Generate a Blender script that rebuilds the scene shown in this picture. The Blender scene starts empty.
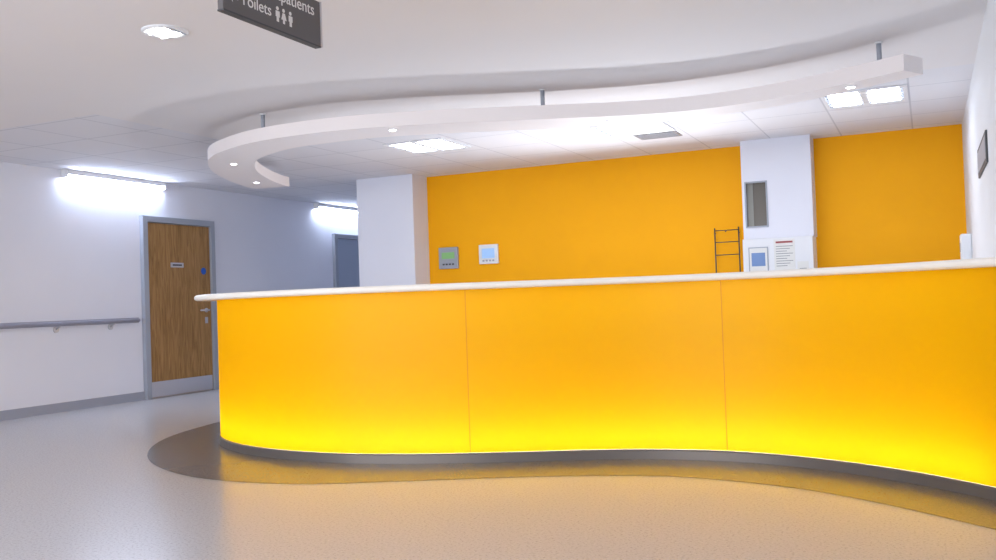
import bpy, bmesh, math
from mathutils import Matrix, Vector
scene=bpy.context.scene
scene.view_settings.view_transform='Standard'
scene.view_settings.look='None'
scene.view_settings.exposure=0.0

# ------------------------------------------------------------ materials
def s2l(c):
    c=c/255.0
    return c/12.92 if c<=0.04045 else ((c+0.055)/1.055)**2.4
def rgb(r,g,b): return (s2l(r),s2l(g),s2l(b),1)
def mat(name,col,rough=0.6,metal=0.0,spec=0.4,emit=None,estr=0.0,noise=0.0,nscale=30):
    m=bpy.data.materials.new(name); m.use_nodes=True
    nt=m.node_tree; b=nt.nodes['Principled BSDF']
    b.inputs['Base Color'].default_value=col
    b.inputs['Roughness'].default_value=rough
    b.inputs['Metallic'].default_value=metal
    b.inputs['Specular IOR Level'].default_value=spec
    if emit:
        b.inputs['Emission Color'].default_value=emit
        b.inputs['Emission Strength'].default_value=estr
    if noise>0:
        tc=nt.nodes.new('ShaderNodeTexCoord'); n=nt.nodes.new('ShaderNodeTexNoise')
        n.inputs['Scale'].default_value=nscale; n.inputs['Detail'].default_value=4
        nt.links.new(tc.outputs['Object'],n.inputs['Vector'])
        mr=nt.nodes.new('ShaderNodeMapRange')
        mr.inputs['To Min'].default_value=1-noise; mr.inputs['To Max'].default_value=1+noise
        nt.links.new(n.outputs['Fac'],mr.inputs['Value'])
        mx=nt.nodes.new('ShaderNodeVectorMath'); mx.operation='SCALE'
        mx.inputs[0].default_value=col[:3]
        nt.links.new(mr.outputs[0],mx.inputs['Scale'])
        nt.links.new(mx.outputs[0],b.inputs['Base Color'])
    return m

M_wall=mat('painted_wall_white',rgb(226,228,238),0.7,noise=0.02,nscale=2)
M_wallr=mat('painted_wall_right',rgb(222,225,230),0.6,noise=0.02,nscale=2)
M_ceil=mat('plaster_ceiling',rgb(231,228,229),0.8,noise=0.015,nscale=1.5)
M_yel=mat('yellow_paint',rgb(250,174,2),0.6,spec=0.2,noise=0.03,nscale=1.5)
M_rib=mat('white_plasterboard',rgb(240,234,234),0.6)
M_white=mat('white_laminate',rgb(228,230,234),0.5)
M_top=mat('white_solid_surface',rgb(253,250,243),0.35)
M_grey=mat('grey_frame_paint',rgb(158,164,176),0.45)
M_vent=mat('vent_grey',rgb(132,134,140),0.5)
M_greyd=mat('dark_grey',rgb(70,72,76),0.5)
M_steel=mat('brushed_steel',rgb(200,200,205),0.4,metal=0.6)
M_kick=mat('kick_steel',rgb(116,111,108),0.35,metal=0.4)
M_skirt=mat('vinyl_skirting',rgb(155,159,172),0.5)
M_rail=mat('handrail_vinyl',rgb(158,158,172),0.45)
M_sign=mat('sign_grey',rgb(100,98,100),0.45)
M_signw=mat('sign_white',rgb(235,235,235),0.5)
M_blue=mat('blue_disc',rgb(30,90,190),0.4)
M_green=mat('green_lcd',rgb(120,165,110),0.3,emit=rgb(120,175,110),estr=0.3)
M_lcd=mat('blue_lcd',rgb(150,185,225),0.3,emit=rgb(140,180,230),estr=0.35)
M_glass=mat('dark_glass',rgb(96,91,84),0.2)
M_glass2=mat('hatch_pane',rgb(130,130,124),0.2)
M_paper=mat('paper',rgb(225,225,222),0.8)
M_ink=mat('ink_grey',rgb(120,122,130),0.8)
M_pblue=mat('paper_blue',rgb(120,148,195),0.8)
M_door2=mat('grey_blue_door',rgb(164,174,192),0.5)
M_louv=mat('louvre_metal',rgb(200,205,215),0.3,metal=0.3)
M_red=mat('red_sticker',rgb(150,70,70),0.5)
def emis(name,col,s):
    m=bpy.data.materials.new(name); m.use_nodes=True; nt=m.node_tree
    nt.nodes.clear(); o=nt.nodes.new('ShaderNodeOutputMaterial'); e=nt.nodes.new('ShaderNodeEmission')
    e.inputs[0].default_value=col; e.inputs[1].default_value=s
    nt.links.new(e.outputs[0],o.inputs[0]); return m
M_tube=emis('fluorescent_tube',(0.68,0.78,1.0,1),85)
M_trof=emis('troffer_tube',(0.80,0.87,1.0,1),17)
M_dl=emis('downlight_lamp',(1,0.97,0.92,1),12)
M_spot=emis('led_spot',(1,0.97,0.97,1),10)
M_led=emis('warm_led_strip',(1,0.92,0.62,1),22)
M_ledfill=emis('warm_fill_strip',(1,0.95,0.75,1),3.0)  # glow for the added strip that brightens the panels higher up

def translucent_yellow():
    m=bpy.data.materials.new('backlit_yellow_acrylic'); m.use_nodes=True; nt=m.node_tree; nt.nodes.clear()
    o=nt.nodes.new('ShaderNodeOutputMaterial')
    d=nt.nodes.new('ShaderNodeBsdfDiffuse'); d.inputs[0].default_value=rgb(255,188,0)
    t=nt.nodes.new('ShaderNodeBsdfTranslucent'); t.inputs[0].default_value=(1.0,0.65,0.008,1)
    g=nt.nodes.new('ShaderNodeBsdfGlossy'); g.inputs['Roughness'].default_value=0.4
    mx=nt.nodes.new('ShaderNodeMixShader'); mx.inputs[0].default_value=0.40
    mx2=nt.nodes.new('ShaderNodeMixShader'); mx2.inputs[0].default_value=0.012
    nt.links.new(d.outputs[0],mx.inputs[1]); nt.links.new(t.outputs[0],mx.inputs[2])
    nt.links.new(mx.outputs[0],mx2.inputs[1]); nt.links.new(g.outputs[0],mx2.inputs[2])
    nt.links.new(mx2.outputs[0],o.inputs[0]); return m
M_acr=translucent_yellow()

def floor_mat(name,c1,c2,c3,rough):
    m=mat(name,c1,rough,spec=0.45); nt=m.node_tree; b=nt.nodes['Principled BSDF']
    tc=nt.nodes.new('ShaderNodeTexCoord')
    n=nt.nodes.new('ShaderNodeTexNoise'); n.inputs['Scale'].default_value=80; n.inputs['Detail'].default_value=3; n.inputs['Roughness'].default_value=0.7
    nt.links.new(tc.outputs['Object'],n.inputs['Vector'])
    cr=nt.nodes.new('ShaderNodeValToRGB')
    e=cr.color_ramp.elements
    e[0].position=0.36; e[0].color=c2; e[1].position=0.46; e[1].color=c1
    x=cr.color_ramp.elements.new(0.60); x.color=c1
    x=cr.color_ramp.elements.new(0.68); x.color=c3
    nt.links.new(n.outputs['Fac'],cr.inputs[0])
    nt.links.new(cr.outputs[0],b.inputs['Base Color'])
    return m
M_floor=floor_mat('speckled_vinyl_floor',rgb(206,206,209),rgb(178,177,179),rgb(222,222,224),0.24)
M_inlay=floor_mat('dark_vinyl_inlay',rgb(114,113,115),rgb(98,97,99),rgb(128,127,129),0.24)

def tile_mat():
    m=mat('ceiling_tile_grid',rgb(222,222,226),0.85); nt=m.node_tree; b=nt.nodes['Principled BSDF']
    tc=nt.nodes.new('ShaderNodeTexCoord'); mp=nt.nodes.new('ShaderNodeMapping')
    mp.inputs['Location'].default_value=(0.08,0.02,0)
    br=nt.nodes.new('ShaderNodeTexBrick'); br.offset=0; br.squash=1
    br.inputs['Scale'].default_value=1.0
    br.inputs['Brick Width'].default_value=0.683; br.inputs['Row Height'].default_value=0.683
    br.inputs['Mortar Size'].default_value=0.008; br.inputs['Mortar Smooth'].default_value=0.1
    br.inputs['Color1'].default_value=rgb(228,228,233); br.inputs['Color2'].default_value=rgb(224,224,230)
    br.inputs['Mortar'].default_value=rgb(200,201,208)
    nt.links.new(tc.outputs['Object'],mp.inputs[0]); nt.links.new(mp.outputs[0],br.inputs['Vector'])
    nt.links.new(br.outputs['Color'],b.inputs['Base Color']); return m
M_tile=tile_mat()

def wood_mat():
    m=mat('oak_veneer',rgb(150,108,58),0.45); nt=m.node_tree; b=nt.nodes['Principled BSDF']
    tc=nt.nodes.new('ShaderNodeTexCoord'); mp=nt.nodes.new('ShaderNodeMapping')
    mp.inputs['Scale'].default_value=(6,9,0.8)
    n=nt.nodes.new('ShaderNodeTexNoise'); n.inputs['Scale'].default_value=3; n.inputs['Detail'].default_value=6; n.inputs['Distortion'].default_value=1.2
    cr=nt.nodes.new('ShaderNodeValToRGB'); e=cr.color_ramp.elements
    e[0].position=0.33; e[0].color=rgb(130,94,48); e[1].position=0.67; e[1].color=rgb(174,132,78)
    nt.links.new(tc.outputs['Object'],mp.inputs[0]); nt.links.new(mp.outputs[0],n.inputs['Vector'])
    nt.links.new(n.outputs['Fac'],cr.inputs[0]); nt.links.new(cr.outputs[0],b.inputs['Base Color']); return m
M_wood=wood_mat()

# ------------------------------------------------------------ helpers
def link(o,parent=None):
    scene.collection.objects.link(o)
    if parent: o.parent=parent
    return o
def empty(name):
    e=bpy.data.objects.new(name,None); e.empty_display_size=0.1
    return link(e)
def mesh_obj(name,verts,faces,m,parent=None,smooth=False):
    me=bpy.data.meshes.new(name); me.from_pydata([tuple(v) for v in verts],[],faces); me.update()
    bm=bmesh.new(); bm.from_mesh(me); bmesh.ops.recalc_face_normals(bm,faces=bm.faces); bm.to_mesh(me); bm.free()
    if m: me.materials.append(m)
    if smooth:
        for p in me.polygons: p.use_smooth=True
    return link(bpy.data.objects.new(name,me),parent)
def box(name,x0,x1,y0,y1,z0,z1,m,parent=None,bevel=0.0):
    v=[(x0,y0,z0),(x1,y0,z0),(x1,y1,z0),(x0,y1,z0),(x0,y0,z1),(x1,y0,z1),(x1,y1,z1),(x0,y1,z1)]
    fc=[(0,3,2,1),(4,5,6,7),(0,1,5,4),(1,2,6,5),(2,3,7,6),(3,0,4,7)]
    o=mesh_obj(name,v,fc,m,parent)
    if bevel>0:
        b=o.modifiers.new('bevel','BEVEL'); b.width=bevel; b.segments=2
    return o
def cyl(name,p0,p1,r,m,parent=None,seg=24,r2=None):
    p0=Vector(p0);p1=Vector(p1); d=p1-p0
    bm=bmesh.new(); bmesh.ops.create_cone(bm,cap_ends=True,segments=seg,radius1=r,radius2=r if r2 is None else r2,depth=d.length)
    q=Vector((0,0,1)).rotation_difference(d.normalized())
    bm.transform(Matrix.Translation((p0+p1)/2)@q.to_matrix().to_4x4())
    me=bpy.data.meshes.new(name); bm.to_mesh(me); bm.free(); me.materials.append(m)
    for p in me.polygons: p.use_smooth=len(p.vertices)==4
    return link(bpy.data.objects.new(name,me),parent)
def catmull(pts,n=8):
    P=[Vector(p) for p in pts]
    P=[P[0]*2-P[1]]+P+[P[-1]*2-P[-2]]
    out=[]
    for i in range(1,len(P)-2):
        for k in range(n):
            t=k/n; a,b,c,d=P[i-1],P[i],P[i+1],P[i+2]
            out.append(0.5*((2*b)+(c-a)*t+(2*a-5*b+4*c-d)*t*t+(3*b-a-3*c+d)*t**3))
    out.append(P[-2]); return out
def smoothpl(L,it=3):
    L=[Vector(p) for p in L]
    for _ in range(it):
        L=[L[0]]+[(L[i-1]+L[i]*2+L[i+1])/4 for i in range(1,len(L)-1)]+[L[-1]]
    return L
def offset(L,d):   # positive d = to the right of travel (towards the public side); d may be a list
    o=[]
    for i,p in enumerate(L):
        t=(L[min(i+1,len(L)-1)]-L[max(i-1,0)]).normalized()
        o.append(p+Vector((t.y,-t.x))*(d[i] if isinstance(d,list) else d))
    return o
XLIM=0.366
def clip(L):       # stop a rail where it meets the right-hand wall
    out=[];hit=None
    for i,p in enumerate(L):
        if hit is None and p.x>XLIM and i>0 and L[i-1].x<=XLIM:
            t=(XLIM-L[i-1].x)/(p.x-L[i-1].x); hit=L[i-1].lerp(p,t)
        out.append(hit.copy() if hit is not None else p)
    return out
def sweep(name,L,prof,m,parent=None,smooth=False,caps=True,closed=True):
    rails=[clip(offset(L,d)) for d,z in prof]; k=len(prof); v=[];f=[]
    last=len(L)
    for i in range(len(L)):
        if all(r[i].x>=XLIM-1e-6 for r in rails): last=i+1; break
    for i in range(last):
        for j in range(k): v.append((rails[j][i].x,rails[j][i].y,prof[j][1]))
    for i in range(last-1):
        for j in range(k if closed else k-1):
            j2=(j+1)%k
            f.append((i*k+j,i*k+j2,(i+1)*k+j2,(i+1)*k+j))
    if caps and closed:
        f.append(tuple(range(k))); f.append(tuple((last-1)*k+j for j in range(k)))
    return mesh_obj(name,v,f,m,parent,smooth)

H=2.65; XL=-8.6; XR=0.37; YB=10.4; YN=-3.0; YE=17.0
# ------------------------------------------------------------ room shell
box('floor',XL-0.2,XR+0.2,YN-0.2,YE,-0.1,0.0,M_floor)
def quadgrid(name,rects):
    v=[];f=[];mi=[]
    for (x0,x1,y0,y1,k) in rects:
        b=len(v)
        for z in (H,H+0.1):
            v+=[(x0,y0,z),(x1,y0,z),(x1,y1,z),(x0,y1,z)]
        for q in [(0,1,2,3),(4,5,6,7),(0,1,5,4),(1,2,6,5),(2,3,7,6),(3,0,4,7)]:
            f.append(tuple(b+i for i in q)); mi.append(k)
    me=bpy.data.meshes.new(name); me.from_pydata(v,[],f); me.materials.append(M_ceil); me.materials.append(M_tile)
    for p,k in zip(me.polygons,mi): p.material_index=k
    return link(bpy.data.objects.new(name,me))
quadgrid('ceiling',[(XL-0.2,XR+0.2,YN-0.2,5.4,0),(XL-0.2,-6.0,5.4,YE,1),(-6.0,XR+0.2,5.4,7.6,0),(-6.0,XR+0.2,7.6,YE,1)])
box('wall_left',XL-0.2,XL,YN-0.2,YE,0,H,M_wall)
box('wall_right',XR,XR+0.2,YN-0.2,YB+0.2,0,H,M_wallr)
box('wall_back',-5.76,XR,YB,YB+0.2,0,H,M_yel)
box('wall_corridor_partition',-6.58,-5.76,10.03,YE,0,H,M_wall)
box('wall_corridor_end',XL,-6.58,YE-0.2,YE,0,H,M_wall)
w=empty('wall_near')
box('pier_a',XL,-8.0,YN-0.2,YN,0,H,M_wall,w); box('pier_b',-0.4,XR,YN-0.2,YN,0,H,M_wall,w)
box('header',-8.0,-0.4,YN-0.2,YN,2.4,H,M_wall,w); box('sill',-8.0,-0.4,YN-0.2,YN,0,0.3,M_wall,w)
w=empty('window_1')
for i in range(5):
    x=-8.0+i*7.6/4
    box('mullion_%d'%i,max(x-0.03,-8.0),min(x+0.03,-0.4),YN-0.13,YN-0.07,0.3,2.4,M_grey,w)
box('rail_low',-8.0,-0.4,YN-0.13,YN-0.07,0.3,0.36,M_grey,w); box('rail_top',-8.0,-0.4,YN-0.13,YN-0.07,2.34,2.4,M_grey,w)

box('baseboard_left',XL,XL+0.015,YN,8.36,0,0.10,M_skirt)
box('baseboard_left_corridor',XL,XL+0.015,9.62,12.35,0,0.10,M_skirt)
box('baseboard_right',XR-0.015,XR,YN,4.85,0,0.10,M_skirt)
box('baseboard_partition',-6.6,-5.74,10.015,10.03,0,0.10,M_skirt)

# ------------------------------------------------------------ doors
def door(name,y0,y1,htop,leafmat,kick=True,vis=True):
    d=empty(name); fw=0.075
    box('jamb_near',XL,XL+0.06,y0,y0+fw,0,htop,M_grey,d,0.004)
    box('jamb_far',XL,XL+0.06,y1-fw,y1,0,htop,M_grey,d,0.004)
    box('head',XL,XL+0.06,y0+fw,y1-fw,htop-fw,htop,M_grey,d,0.004)
    box('leaf',XL,XL+0.03,y0+fw+0.006,y1-fw-0.006,0.01,htop-fw-0.006,leafmat,d)
    ya,yb=y0+fw+0.006,y1-fw-0.006
    if kick:
        box('kick_plate',XL+0.03,XL+0.033,ya+0.01,yb-0.01,0.015,0.20,M_steel,d)
        box('name_plate',XL+0.03,XL+0.035,ya+0.38,ya+0.60,1.60,1.66,M_steel,d)
        box('name_plate_text',XL+0.035,XL+0.036,ya+0.41,ya+0.57,1.62,1.64,M_greyd,d)
    cyl('blue_disc',(XL+0.03,yb-0.12,1.56),(XL+0.034,yb-0.12,1.56),0.045,M_blue,d)
    cyl('handle_rose',(XL+0.03,yb-0.09,1.05),(XL+0.04,yb-0.09,1.05),0.028,M_steel,d)
    cyl('handle_neck',(XL+0.04,yb-0.09,1.05),(XL+0.08,yb-0.09,1.05),0.011,M_steel,d)
    cyl('handle_lever',(XL+0.08,yb-0.08,1.05),(XL+0.08,yb-0.24,1.05),0.011,M_steel,d)
    box('lock_plate',XL+0.03,XL+0.034,yb-0.115,yb-0.065,0.88,0.96,M_steel,d)
    return d
door('door_1',8.36,9.60,2.22,M_wood)
door('door_2',12.35,13.5,2.2,M_door2,kick=False)

# ------------------------------------------------------------ handrail
h=empty('wall_handrail')
cyl('rail',(XL+0.085,0.0,0.96),(XL+0.085,8.22,0.96),0.024,M_rail,h)
cyl('rail_return',(XL+0.085,8.22,0.96),(XL+0.0,8.28,0.96),0.024,M_rail,h)
box('backing_strip',XL,XL+0.012,0,8.30,0.93,0.99,M_rail,h)
y=0.48
while y<8.3:
    cyl('bracket_arm',(XL+0.085,y,0.945),(XL+0.012,y,0.90),0.011,M_steel,h,12)
    cyl('bracket_rose',(XL+0.0,y,0.895),(XL+0.014,y,0.895),0.034,M_steel,h,16)
    y+=0.74
s=empty('wall_socket'); box('plate',XL,XL+0.02,9.72,9.82,0.60,0.72,M_paper,s,0.003); box('rocker',XL+0.02,XL+0.026,9.75,9.79,0.64,0.68,M_white,s)

# ------------------------------------------------------------ wall battens
def batten(y0,y1):
    b=empty('fluorescent_wall_light')
    box('housing',XL,XL+0.09,y0,y1,2.595,2.648,M_white,b,0.004)
    box('end_cap_a',XL,XL+0.10,y0-0.012,y0,2.56,2.648,M_white,b)
    box('end_cap_b',XL,XL+0.10,y1,y1+0.012,2.56,2.648,M_white,b)
    cyl('tube',(XL+0.06,y0+0.01,2.572),(XL+0.06,y1-0.01,2.572),0.019,M_tube,b,12)
batten(7.27,8.70); batten(11.9,13.4)

# ------------------------------------------------------------ reception desk
front=[(-5.42,7.7),(-5.50,7.1),(-5.46,6.5),(-5.20,5.84),(-4.72,5.44),(-4.15,5.24),(-3.61,5.20),(-3.18,5.27),(-2.74,5.41),(-2.32,5.58),(-1.97,5.72),(-1.6,5.82),(-1.22,5.85),(-0.85,5.79),(-0.5,5.65),(-0.18,5.46),(0.06,5.27),(0.364,4.97),(0.66,4.66),(1.0,4.30),(1.4,3.90)]
L=smoothpl(catmull(front,8),6)
desk=empty('reception_desk')
def nearest(L,p): return min(range(len(L)),key=lambda i:(L[i]-Vector(p)).length)
i1=nearest(L,(-2.76,5.41)); i2=nearest(L,(-1.19,5.85)); 
def panel(name,seg): return sweep(name,seg,[(0,0.065),(0,1.128)],M_acr,desk,smooth=True,caps=False,closed=False)
panel('front_panel_a',L[:i1+1]); panel('front_panel_b',L[i1:i2+1]); panel('front_panel_c',L[i2:])
M_seam=mat('panel_joint',rgb(235,160,5),0.5)
for k,i in enumerate((i1,i2)):
    seg=[L[i]+(L[i+1]-L[i]).normalized()*(-0.0025),L[i]+(L[i+1]-L[i]).normalized()*0.0025]
    sweep('panel_joint_%d'%k,seg,[(0.0,0.065),(0.002,0.065),(0.002,1.118),(0.0,1.118)],M_seam,desk)
sweep('plinth',L,[(0.012,0.0),(0.012,0.055),(0.006,0.064),(-0.25,0.064),(-0.25,0.0)],M_kick,desk,smooth=False)
sweep('staff_side_carcass',L,[(-0.25,0.0),(-0.25,1.128),(-0.27,1.128),(-0.27,0.0)],M_white,desk)
sweep('counter_top',L,[(0.155,1.125),(0.167,1.134),(0.17,1.146),(0.167,1.158),(0.155,1.167),(-0.36,1.167),(-0.36,1.125)],M_top,desk)
sweep('staff_worktop',L[20:],[(-0.27,0.72),(-0.27,0.75),(-0.85,0.75),(-0.85,0.72)],M_white,desk)
sweep('end_panel',[L[0],L[0]+(L[0]-L[1]).normalized()*0.02],[(0.0,0),(0.0,1.125),(-0.27,1.125),(-0.27,0)],M_white,desk)
LE=L[1::3]
sweep('led_strip',LE,[(-0.13,0.07),(-0.13,0.09),(-0.155,0.09),(-0.155,0.07)],M_led,desk)
sweep('added_fill_strip',LE,[(-0.20,1.09),(-0.20,1.10),(-0.23,1.10),(-0.23,1.09)],M_ledfill,desk)  # unseen strip added to lift the upper panel brightness

inl=[(-6.12,8.2),(-6.14,7.4),(-6.05,6.7),(-5.82,5.92),(-5.42,5.30),(-4.86,4.80),(-4.19,4.50),(-3.49,4.49),(-2.87,4.74),(-2.13,5.08),(-1.57,5.25),(-1.23,5.27),(-0.66,5.12),(-0.16,4.80),(0.366,4.34)]
LI=smoothpl(catmull(inl,8),4)
n=60
def resample(L,n):
    d=[0]
    for i in range(1,len(L)): d.append(d[-1]+(L[i]-L[i-1]).length)
    out=[]
    for k in range(n+1):
        s=d[-1]*k/n; i=0
        while i<len(d)-2 and d[i+1]<s: i+=1
        t=(s-d[i])/max(d[i+1]-d[i],1e-9); out.append(L[i].lerp(L[i+1],min(t,1)))
    return out
LB=[p for p in offset(L,-0.1) if p.x<0.366]+[Vector((0.366,5.08))]
A=resample(LI,n); B=resample(LB,n)
v=[];f=[]
for a,b in zip(A,B): v+=[(a.x,a.y,0.002),(b.x,b.y,0.002)]
for i in range(n): f.append((2*i,2*i+1,2*i+3,2*i+2))
mesh_obj('floor_inlay',v,f,M_inlay)

# ------------------------------------------------------------ suspended ribbon
cl=[(-6.64,8.42),(-6.60,8.22),(-6.42,7.75),(-6.10,7.15),(-5.66,6.62),(-5.28,6.38),(-4.82,6.21),(-4.15,6.19),(-3.6,6.32),(-3.06,6.52),(-2.52,6.75),(-2.0,6.95),(-1.5,7.04),(-0.9,6.97),(-0.42,6.78),(0.02,6.54)]
R=smoothpl(catmull(cl,8),5)
F=offset(R,0.21)
W=[0.42 if p.x<-2.6 else 0.42-0.20*min(1,(p.x+2.6)/2.2) for p in R]
Bk=offset(F,[-w for w in W])
rib=empty('suspended_ceiling_ribbon')
v=[];f=[]
for a,b in zip(F,Bk): v+=[(a.x,a.y,2.40),(a.x,a.y,2.505),(b.x,b.y,2.505),(b.x,b.y,2.40)]
for i in range(len(F)-1):
    for j in range(4):
        j2=(j+1)%4; f.append((i*4+j,i*4+j2,(i+1)*4+j2,(i+1)*4+j))
f.append((0,1,2,3)); q=(len(F)-1)*4; f.append((q,q+1,q+2,q+3))
mesh_obj('ribbon',v,f,M_rib,rib)
def hang(p,k):
    cyl('rod_%d'%k,(p[0],p[1],2.505),(p[0],p[1],2.65),0.016,M_grey,rib,16)
    cyl('rod_cover_%d'%k,(p[0],p[1],2.640),(p[0],p[1],2.65),0.025,M_white,rib,20)
for k,p in enumerate([(-4.92,6.14),(-2.62,6.60),(-0.23,6.57),(-6.45,7.9)]): hang(p,k)
for k,p in enumerate([(-5.80,6.80),(-6.48,7.95),(-3.72,6.20),(-2.22,6.86),(-0.42,6.66)]):
    cyl('spot_bezel_%d'%k,(p[0],p[1],2.395),(p[0],p[1],2.401),0.036,M_white,rib,24)
    cyl('spot_lens_%d'%k,(p[0],p[1],2.391),(p[0],p[1],2.396),0.026,M_spot,rib,24)

# ------------------------------------------------------------ ceiling lights
def troffer(x,y,sx=0.6,sy=0.6):
    t=empty('recessed_troffer_light')
    hx,hy=sx/2,sy/2; z0=2.638
    box('frame_a',x-hx-0.03,x+hx+0.03,y-hy-0.03,y-hy,z0,2.65,M_white,t); box('frame_b',x-hx-0.03,x+hx+0.03,y+hy,y+hy+0.03,z0,2.65,M_white,t)
    box('frame_c',x-hx-0.03,x-hx,y-hy,y+hy,z0,2.65,M_white,t); box('frame_d',x+hx,x+hx+0.03,y-hy,y+hy,z0,2.65,M_white,t)
    box('reflector',x-hx,x+hx,y-hy,y+hy,2.646,2.65,M_louv,t)
    for i in (-1,1):
        box('lamp_%d'%i,x+i*hx*0.52-0.115,x+i*hx*0.52+0.115,y-hy+0.03,y+hy-0.03,2.641,2.646,M_trof,t)
    box('spine',x-0.025,x+0.025,y-hy,y+hy,z0-0.004,2.65,M_white,t)
    for j in range(1,5):
        box('blade_%d'%j,x-hx,x+hx,y-hy+j*sy/5-0.004,y-hy+j*sy/5+0.004,2.633,2.65,M_louv,t)
for x,y in [(-4.57,8.3),(-2.5,8.62),(-0.42,8.38)]: troffer(x,y)
def grille(x,y,sx,sy):
    t=empty('ceiling_vent_grille')
    box('plate',x-sx/2,x+sx/2,y-sy/2,y+sy/2,2.642,2.65,M_vent,t)
    nb=8
    for j in range(nb):
        yy=y-sy/2+(j+0.5)*sy/nb
        box('slat_%d'%j,x-sx/2+0.02,x+sx/2-0.02,yy-0.004,yy+0.004,2.638,2.644,M_louv,t)
grille(-2.40,9.15,0.42,0.3)
d=empty('round_ceiling_downlight'); cx,cy=-3.89,4.01
def ring(name,x,y,r0,r1,z0,z1,m,par):
    v=[];f=[];N=40
    for i in range(N):
        a=2*math.pi*i/N
        for r,z in ((r0,z1),(r0,z0+0.003),((r0+r1)/2,z0),(r1,z0+0.004),(r1,z1)): v.append((x+r*math.cos(a),y+r*math.sin(a),z))
    for i in range(N):
        for j in range(4): f.append((i*5+j,i*5+j+1,((i+1)%N)*5+j+1,((i+1)%N)*5+j))
    return mesh_obj(name,v,f,m,par,True)
ring('bezel',cx,cy,0.10,0.128,2.638,2.65,M_white,d)
cyl('reflector',(cx,cy,2.646),(cx,cy,2.65),0.10,M_louv,d,32)
for a in (-0.045,0.045): 
    cyl('lamp',(cx-0.07,cy+a,2.640),(cx+0.07,cy+a,2.640),0.014,M_dl,d,12)
for a in range(-2,3): box('blade',cx+a*0.04-0.002,cx+a*0.04+0.002,cy-0.085,cy+0.085,2.634,2.645,M_louv,d)

# ------------------------------------------------------------ back wall column + fittings
c=empty('wall_column_cabinet')
X0,X1=-1.76,-1.05; YF=10.08
box('shaft_right',-1.50,X1,YF,YB,1.6,H,M_wall,c); box('shaft_left',X0,-1.73,YF,YB,1.6,H,M_wall,c)
box('shaft_over',-1.73,-1.50,YF,YB,2.2,H,M_wall,c); box('shaft_under',-1.73,-1.50,YF,YB,1.6,1.73,M_wall,c)
box('hatch_back',-1.73,-1.50,YF+0.04,YF+0.06,1.73,2.2,M_glass,c)
box('hatch_frame_l',-1.732,-1.717,YF-0.01,YF+0.02,1.72,2.21,M_grey,c); box('hatch_frame_r',-1.513,-1.498,YF-0.01,YF+0.02,1.72,2.21,M_grey,c)
box('hatch_frame_t',-1.717,-1.513,YF-0.01,YF+0.02,2.195,2.21,M_grey,c); box('hatch_frame_b',-1.717,-1.513,YF-0.01,YF+0.02,1.72,1.735,M_grey,c)
box('hatch_glass',-1.717,-1.65,YF+0.03,YF+0.035,1.735,2.195,M_glass2,c)
box('lower_unit',X0-0.01,X1-0.01,YF-0.03,YB,0,1.6,M_white,c,0.004)
def papers(name,x0,x1,z0,z1,y,lines=8,head=None,bg=M_paper):
    p=empty(name); box('sheet',x0,x1,y-0.004,y,z0,z1,bg,p)
    if head: box('heading',x0+0.02,x1-0.02,y-0.005,y-0.004,z1-0.04,z1-0.02,head,p)
    for j in range(lines):
        z=z1-0.07-j*(z1-z0-0.09)/lines
        box('text_line_%d'%j,x0+0.02,x1-0.02-0.03*(j%3),y-0.005,y-0.004,z-0.006,z,M_ink,p)
yy=YF-0.03
papers('wall_notice',-1.45,-1.24,1.26,1.58,yy,9,M_red)
n2=empty('framed_notice')
box('frame',-1.71,-1.51,yy-0.012,yy,1.24,1.51,M_grey,n2); box('sheet',-1.70,-1.52,yy-0.014,yy-0.012,1.25,1.50,M_paper,n2); box('picture',-1.68,-1.54,yy-0.016,yy-0.014,1.31,1.45,M_pblue,n2)
papers('wall_notice',-1.22,-1.11,1.20,1.34,yy,3)

def wpanel(name,x,z,w,hh,mm,ms,green):
    p=empty(name); y0=YB
    box('case',x-w/2,x+w/2,y0-0.035,y0,z-hh/2,z+hh/2,mm,p,0.006)
    box('screen',x-w/2+0.045,x+w/2-0.045,y0-0.038,y0-0.035,z-0.01 if green else z-0.05,z+0.07,ms,p)
    for j in range(4): box('button_%d'%j,x-0.08+j*0.045,x-0.055+j*0.045,y0-0.039,y0-0.035,z-0.09,z-0.07,M_greyd if green else M_grey,p)
wpanel('wall_alarm_panel',-5.47,1.60,0.27,0.27,M_grey,M_green,True)
wpanel('wall_thermostat_panel',-4.91,1.62,0.26,0.24,M_white,M_lcd,False)

r=empty('wire_leaflet_rack')
for x in (-2.12,-1.86): cyl('upright',(x,YB-0.05,1.0),(x,YB-0.05,1.76),0.007,M_greyd,r,10)
for z in (1.2,1.46,1.60,1.73): cyl('cross_bar',(-2.12,YB-0.05,z),(-1.86,YB-0.05,z),0.005,M_greyd,r,10)
for x in (-2.12,-1.86):
    cyl('wall_peg',(x,YB-0.05,1.7),(x,YB,1.7),0.006,M_greyd,r,10); cyl('wall_peg',(x,YB-0.05,1.1),(x,YB,1.1),0.006,M_greyd,r,10)
cyl('hook',(-1.99,YB-0.05,1.73),(-1.99,YB-0.12,1.71),0.006,M_greyd,r,10)

s=empty('wall_sign_plate'); box('plate',XR-0.012,XR,6.5,7.5,1.80,2.0,M_greyd,s,0.002); box('plate_face',XR-0.015,XR-0.012,6.53,7.47,1.83,1.97,M_grey,s)
s=empty('wall_dispenser'); box('body',XR-0.09,XR,9.35,9.6,1.26,1.50,M_white,s,0.012); box('window',XR-0.093,XR-0.09,9.42,9.53,1.34,1.42,M_grey,s)

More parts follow.
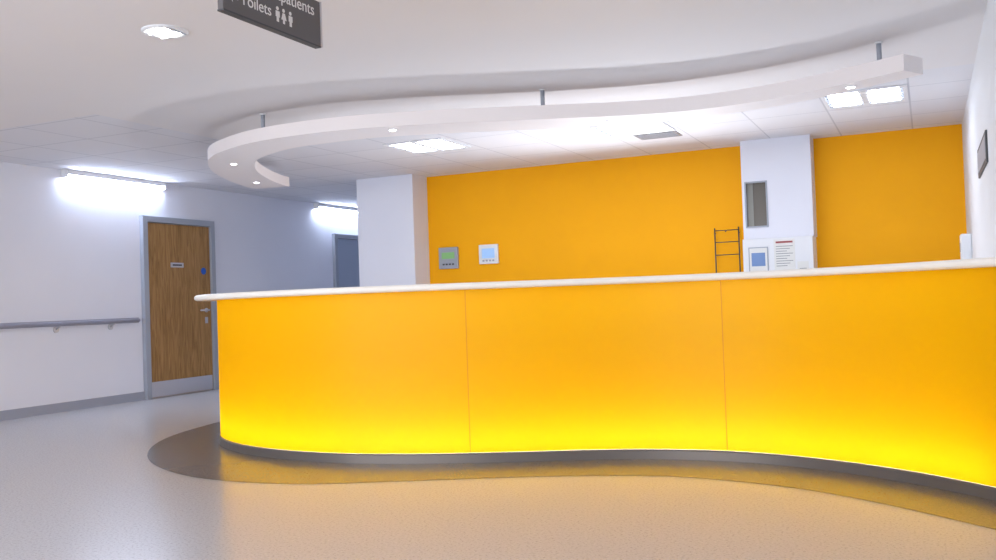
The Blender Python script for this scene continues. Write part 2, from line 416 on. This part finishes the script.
# ------------------------------------------------------------ hanging sign
sg=empty('hanging_direction_sign'); SX=-2.66
box('board',SX-0.03,SX,3.08,3.78,2.325,2.545,M_sign,sg,0.002)
box('edge_trim_far',SX-0.032,SX+0.003,3.777,3.79,2.323,2.547,M_steel,sg)
box('edge_trim_bottom',SX-0.032,SX+0.003,3.08,3.777,2.318,2.325,M_greyd,sg)
for y in (3.2,3.65): cyl('hanger_rod',(SX-0.015,y,2.545),(SX-0.015,y,2.65),0.006,M_steel,sg,10)
def text(s,y,z,size):
    cu=bpy.data.curves.new('txt','FONT'); cu.body=s; cu.size=size; cu.extrude=0.0008
    o=bpy.data.objects.new('lettering',cu); link(o)
    dg=bpy.context.evaluated_depsgraph_get(); me=bpy.data.meshes.new_from_object(o.evaluated_get(dg))
    bpy.data.objects.remove(o)
    me.materials.clear(); me.materials.append(M_signw)
    q=bpy.data.objects.new('lettering',me); link(q,sg)
    q.matrix_local=Matrix(((0,0,1,SX+0.001),(1,0,0,y),(0,1,0,z),(0,0,0,1)))
text('Outpatients',3.335,2.465,0.082); text('Toilets',3.19,2.376,0.076)
def arrow(y,z):
    v=[(SX+0.0015,y+a,z+b) for a,b in [(0,0),(0.025,0.025),(0.025,0.007),(0.06,0.007),(0.06,-0.007),(0.025,-0.007),(0.025,-0.025)]]
    mesh_obj('arrow',v,[tuple(range(7))],M_signw,sg)
arrow(3.115,2.488); arrow(3.115,2.392)
def person(y,z,skirt):
    cyl('icon_head',(SX,y,z+0.062),(SX+0.0015,y,z+0.062),0.009,M_signw,sg,16)
    if skirt: P=[(-0.009,0.05),(0.009,0.05),(0.02,0.018),(0.008,0.018),(0.008,0),(-0.008,0),(-0.008,0.018),(-0.02,0.018)]
    else: P=[(-0.015,0.05),(0.015,0.05),(0.015,0.022),(0.009,0.022),(0.009,0),(-0.009,0),(-0.009,0.022),(-0.015,0.022)]
    mesh_obj('icon_body',[(SX+0.0015,y+a,z+b) for a,b in P],[tuple(range(8))],M_signw,sg)
person(3.445,2.362,False); person(3.49,2.362,True); person(3.54,2.362,False)

# ------------------------------------------------------------ lights
def area(name,loc,rot,sx,sy,e,col):
    l=bpy.data.lights.new(name,'AREA'); l.shape='RECTANGLE'; l.size=sx; l.size_y=sy; l.energy=e; l.color=col
    o=bpy.data.objects.new(name,l); o.location=loc; o.rotation_euler=[math.radians(a) for a in rot]; link(o); return o
area('added_window_fill',(-4.2,YN-0.4,1.35),(94,0,0),7.4,2.0,385,(0.98,0.975,1.0))  # area light added outside the unseen window to fill the room
area('added_shadow_uplight',(-2.7,9.6,0.9),(-100,0,0),1.4,0.15,90,(0.88,0.93,1.0))  # unseen lamp added to throw the ribbon's shadow onto the ceiling
w=bpy.data.worlds.new('World'); scene.world=w; w.use_nodes=True
w.node_tree.nodes['Background'].inputs[0].default_value=(0.9,0.93,1,1); w.node_tree.nodes['Background'].inputs[1].default_value=0.8

# ------------------------------------------------------------ camera
cam=bpy.data.cameras.new('camera'); cam.sensor_width=36; cam.lens=930*36/996; cam.clip_start=0.05
co=bpy.data.objects.new('camera',cam); link(co)
co.matrix_world=Matrix.Translation((0,0,1.05))@Matrix.Rotation(math.radians(24.8),4,'Z')@Matrix.Rotation(math.radians(91.23),4,'X')@Matrix.Rotation(math.radians(-2),4,'Z')
scene.camera=co
